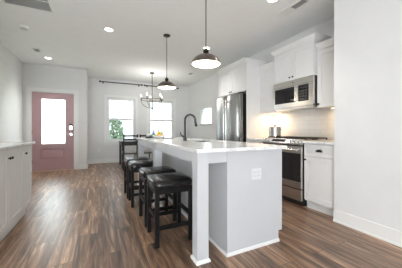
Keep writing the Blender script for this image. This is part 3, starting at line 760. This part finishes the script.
# chandelier over the dining table
cx_, cy_, zr = 1.43, 6.21, 1.95
t = thing('chandelier', (cx_, cy_, 1.69), 'open bronze basket chandelier with candle bulbs over dining table', 'chandelier')
R = .315
MB().lathe([(R, zr-.008), (R+.006, zr-.008), (R+.006, zr+.008), (R, zr+.008)], (cx_, cy_, 0), 48, closed=True).build('rim_ring', M_bronze, t, smooth=True)
MB().tube([(cx_, cy_, 1.70), (cx_, cy_, H-.02)], .010, 8).build('stem', M_bronze, t)
MB().lathe([(0, H-.028), (.05, H-.026), (.065, H-.012), (.065, H), (0, H)], (cx_, cy_, 0), 24).build('canopy', M_bronze, t, smooth=True)
MB().lathe([(0, 1.665), (.012, 1.67), (.022, 1.69), (.03, 1.70), (.03, 1.715), (0, 1.715)], (cx_, cy_, 0), 18).build('finial', M_bronze, t, smooth=True)
A0 = math.atan2(-math.cos(.45), -math.sin(.45))   # towards the camera
for k in range(5):
    a = A0+math.radians(-85+72*k)
    u = Vector((math.cos(a), math.sin(a), 0)); cpt = Vector((cx_, cy_, 0))
    pts = [cpt+u*(.02+(R-.02)*math.sin(f*PI/2)**.9 if f else .02)+Vector((0, 0, zr-.235+.235*(1-math.cos(f*PI/2)))) for f in [i/10 for i in range(11)]]
    arm = MB().tube(pts, .006, 8).build('arm', M_bronze, t, smooth=True)
    e = cpt+u*(R+.003)
    MB().lathe([(0, zr-.012), (.012, zr-.012), (.022, zr+.01), (.022, zr+.014), (.0115, zr+.014), (.0115, zr+.085), (0, zr+.085)], (e.x, e.y, 0), 14).build('candle_sleeve', M_bronze, arm, smooth=True)
    MB().lathe([(0, zr+.165), (.004, zr+.155), (.016, zr+.12), (.017, zr+.108), (.009, zr+.085), (0, zr+.085)], (e.x, e.y, 0), 14).build('bulb', M_bulb, arm, smooth=True)
l = bpy.data.lights.new('chandelier_light', 'POINT'); l.energy = K['chand']; l.color = (1, .965, .92); l.shadow_soft_size = .3
o = bpy.data.objects.new('chandelier_light', l); COL.objects.link(o); o.parent = t; o.location = (0, 0, .36)

# recessed downlights
for x, y, lab in ((2.02, 2.05, 'round recessed downlight above the range aisle, cut by the top edge'), (2.0, 3.85, 'round recessed downlight in the ceiling before the refrigerator'), (.165, 3.857, 'round recessed downlight in the ceiling left of the island'), (-1.04, 5.99, 'round recessed downlight in the ceiling near the entry door')):
    t = thing('ceiling_downlight', (x, y, H-.01), lab, 'light', 'recessed downlights')
    MB().lathe([(.060, H-.004), (.066, H-.009), (.088, H-.006), (.090, H), (.060, H)], (x, y, 0), 32, closed=True).build('trim_ring', M_plate, t, smooth=True)
    MB().lathe([(0, H-.004), (.0595, H-.004), (.0595, H), (0, H)], (x, y, 0), 32).build('lens', M_down, t)
    l = bpy.data.lights.new('downlight_lamp', 'SPOT'); l.energy = K['down']; l.color = (1, .985, .96); l.spot_size = 1.8; l.spot_blend = 1; l.shadow_soft_size = .06
    o = bpy.data.objects.new('downlight_lamp', l); COL.objects.link(o); o.parent = t; o.location = (0, 0, -.012)
# ceiling grille, detector, registers
def register(name, x0, x1, y0, y1, ns, label, mfr, msl, along='x', bars=0, fw=.025):
    t = thing(name, ((x0+x1)/2, (y0+y1)/2, H-.012), label, 'vent', None)
    mb = MB(); mb.box(x0, x1, y0, y0+fw, H-.012, H).box(x0, x1, y1-fw, y1, H-.012, H).box(x0, x0+fw, y0+fw, y1-fw, H-.012, H).box(x1-fw, x1, y0+fw, y1-fw, H-.012, H)
    for i in range(bars):
        yy = y0+(y1-y0)*(i+1)/(bars+1); mb.box(x0+fw, x1-fw, yy-.008, yy+.008, H-.012, H)
    mb.build('frame', mfr, t)
    MB().box(x0+fw, x1-fw, y0+fw, y1-fw, H-.002, H).build('backing', M_greyvent if msl is M_plate or bars else M_slot, t)
    mb = MB()
    for i in range(ns):
        if along == 'x':
            c_ = y0+fw+(y1-y0-2*fw)*(i+.5)/ns; mb.prism_y([(0, 0)]*0 or [(x0+fw, H-.010), (x1-fw, H-.010), (x1-fw, H-.0085), (x0+fw, H-.0085)], c_-.006, c_+.006)
        else:
            c_ = x0+fw+(x1-x0-2*fw)*(i+.5)/ns; mb.box(c_-.004, c_+.004, y0+fw, y1-fw, H-.010, H-.003)
    mb.build('louvers', msl, t)
register('return_air_grille', -1.12, -.555, 2.80, 3.655, 36, 'large white framed return air grille in the ceiling corner', M_trim, M_greyvent, 'x', 2, .03)
x0, x1, y0, y1 = 2.335, 2.485, 1.83, 2.26
t = thing('ceiling_register', ((x0+x1)/2, (y0+y1)/2, H-.012), 'white ceiling register with one dark open louver bank above the range aisle', 'vent')
mb = MB(); mb.box(x0, x1, y0, 1.875, H-.010, H).box(x0, x1, 2.07, y1, H-.010, H).box(x0, x0+.025, 1.875, 2.07, H-.010, H).box(x1-.025, x1, 1.875, 2.07, H-.010, H)
mb.build('frame', M_plate, t)
MB().box(x0+.025, x1-.025, 1.875, 2.07, H-.002, H).build('backing', M_slot, t)
mb = MB()
for k in range(7): mb.box(x0+.032+k*.0135, x0+.036+k*.0135, 1.875, 2.07, H-.010, H-.003)
mb.build('louvers', M_greyvent, t)
register('ceiling_register', -1.22, -1.08, 5.38, 5.60, 6, 'small grey ceiling register near the entry door', M_plate, M_greyvent, 'y')
register('ceiling_register', 2.40, 2.54, 5.66, 5.90, 6, 'small grey ceiling register beyond the pendants, above dining side', M_plate, M_greyvent, 'y')
sx, sy = -1.08, 4.35
t = thing('smoke_detector', (sx, sy, H-.03), 'round white smoke detector on the ceiling near the grille', 'detector')
MB().lathe([(0, H-.034), (.03, H-.034), (.052, H-.026), (.062, H-.010), (.065, H), (0, H)], (sx, sy, 0), 28).build('body', M_plate, t, smooth=True)
MB().lathe([(.040, H-.034), (.044, H-.036), (.047, H-.033), (.044, H-.029)], (sx, sy, 0), 28, closed=True).build('vent_ring', M_greyvent, t, smooth=True)

# curtain rods
for x0, x1, lab in ((.06, 1.375, 'thin black curtain rod above the left dining window'), (1.475, 2.70, 'thin black curtain rod above the right dining window')):
    y, z = YF-.075, 2.632
    t = thing('curtain_rod', ((x0+x1)/2, y, z), lab, 'curtain rod', 'curtain rods above the dining windows')
    MB().tube([(x0, y, z), (x1, y, z)], .0145, 10).build('rod', M_black, t)
    for x in (x0, x1): MB().lathe([(0, -.03), (.022, -.024), (.032, 0), (.022, .024), (0, .03)], (x, y, z), 14, axis='x').build('finial', M_black, t, smooth=True)
    for x in (x0+.09, x1-.09):
        mb = MB(); mb.box(x-.008, x+.008, y-.006, YF, z-.02, z-.011).box(x-.02, x+.02, YF-.006, YF, z-.045, z+.03); mb.build('bracket', M_black, t)
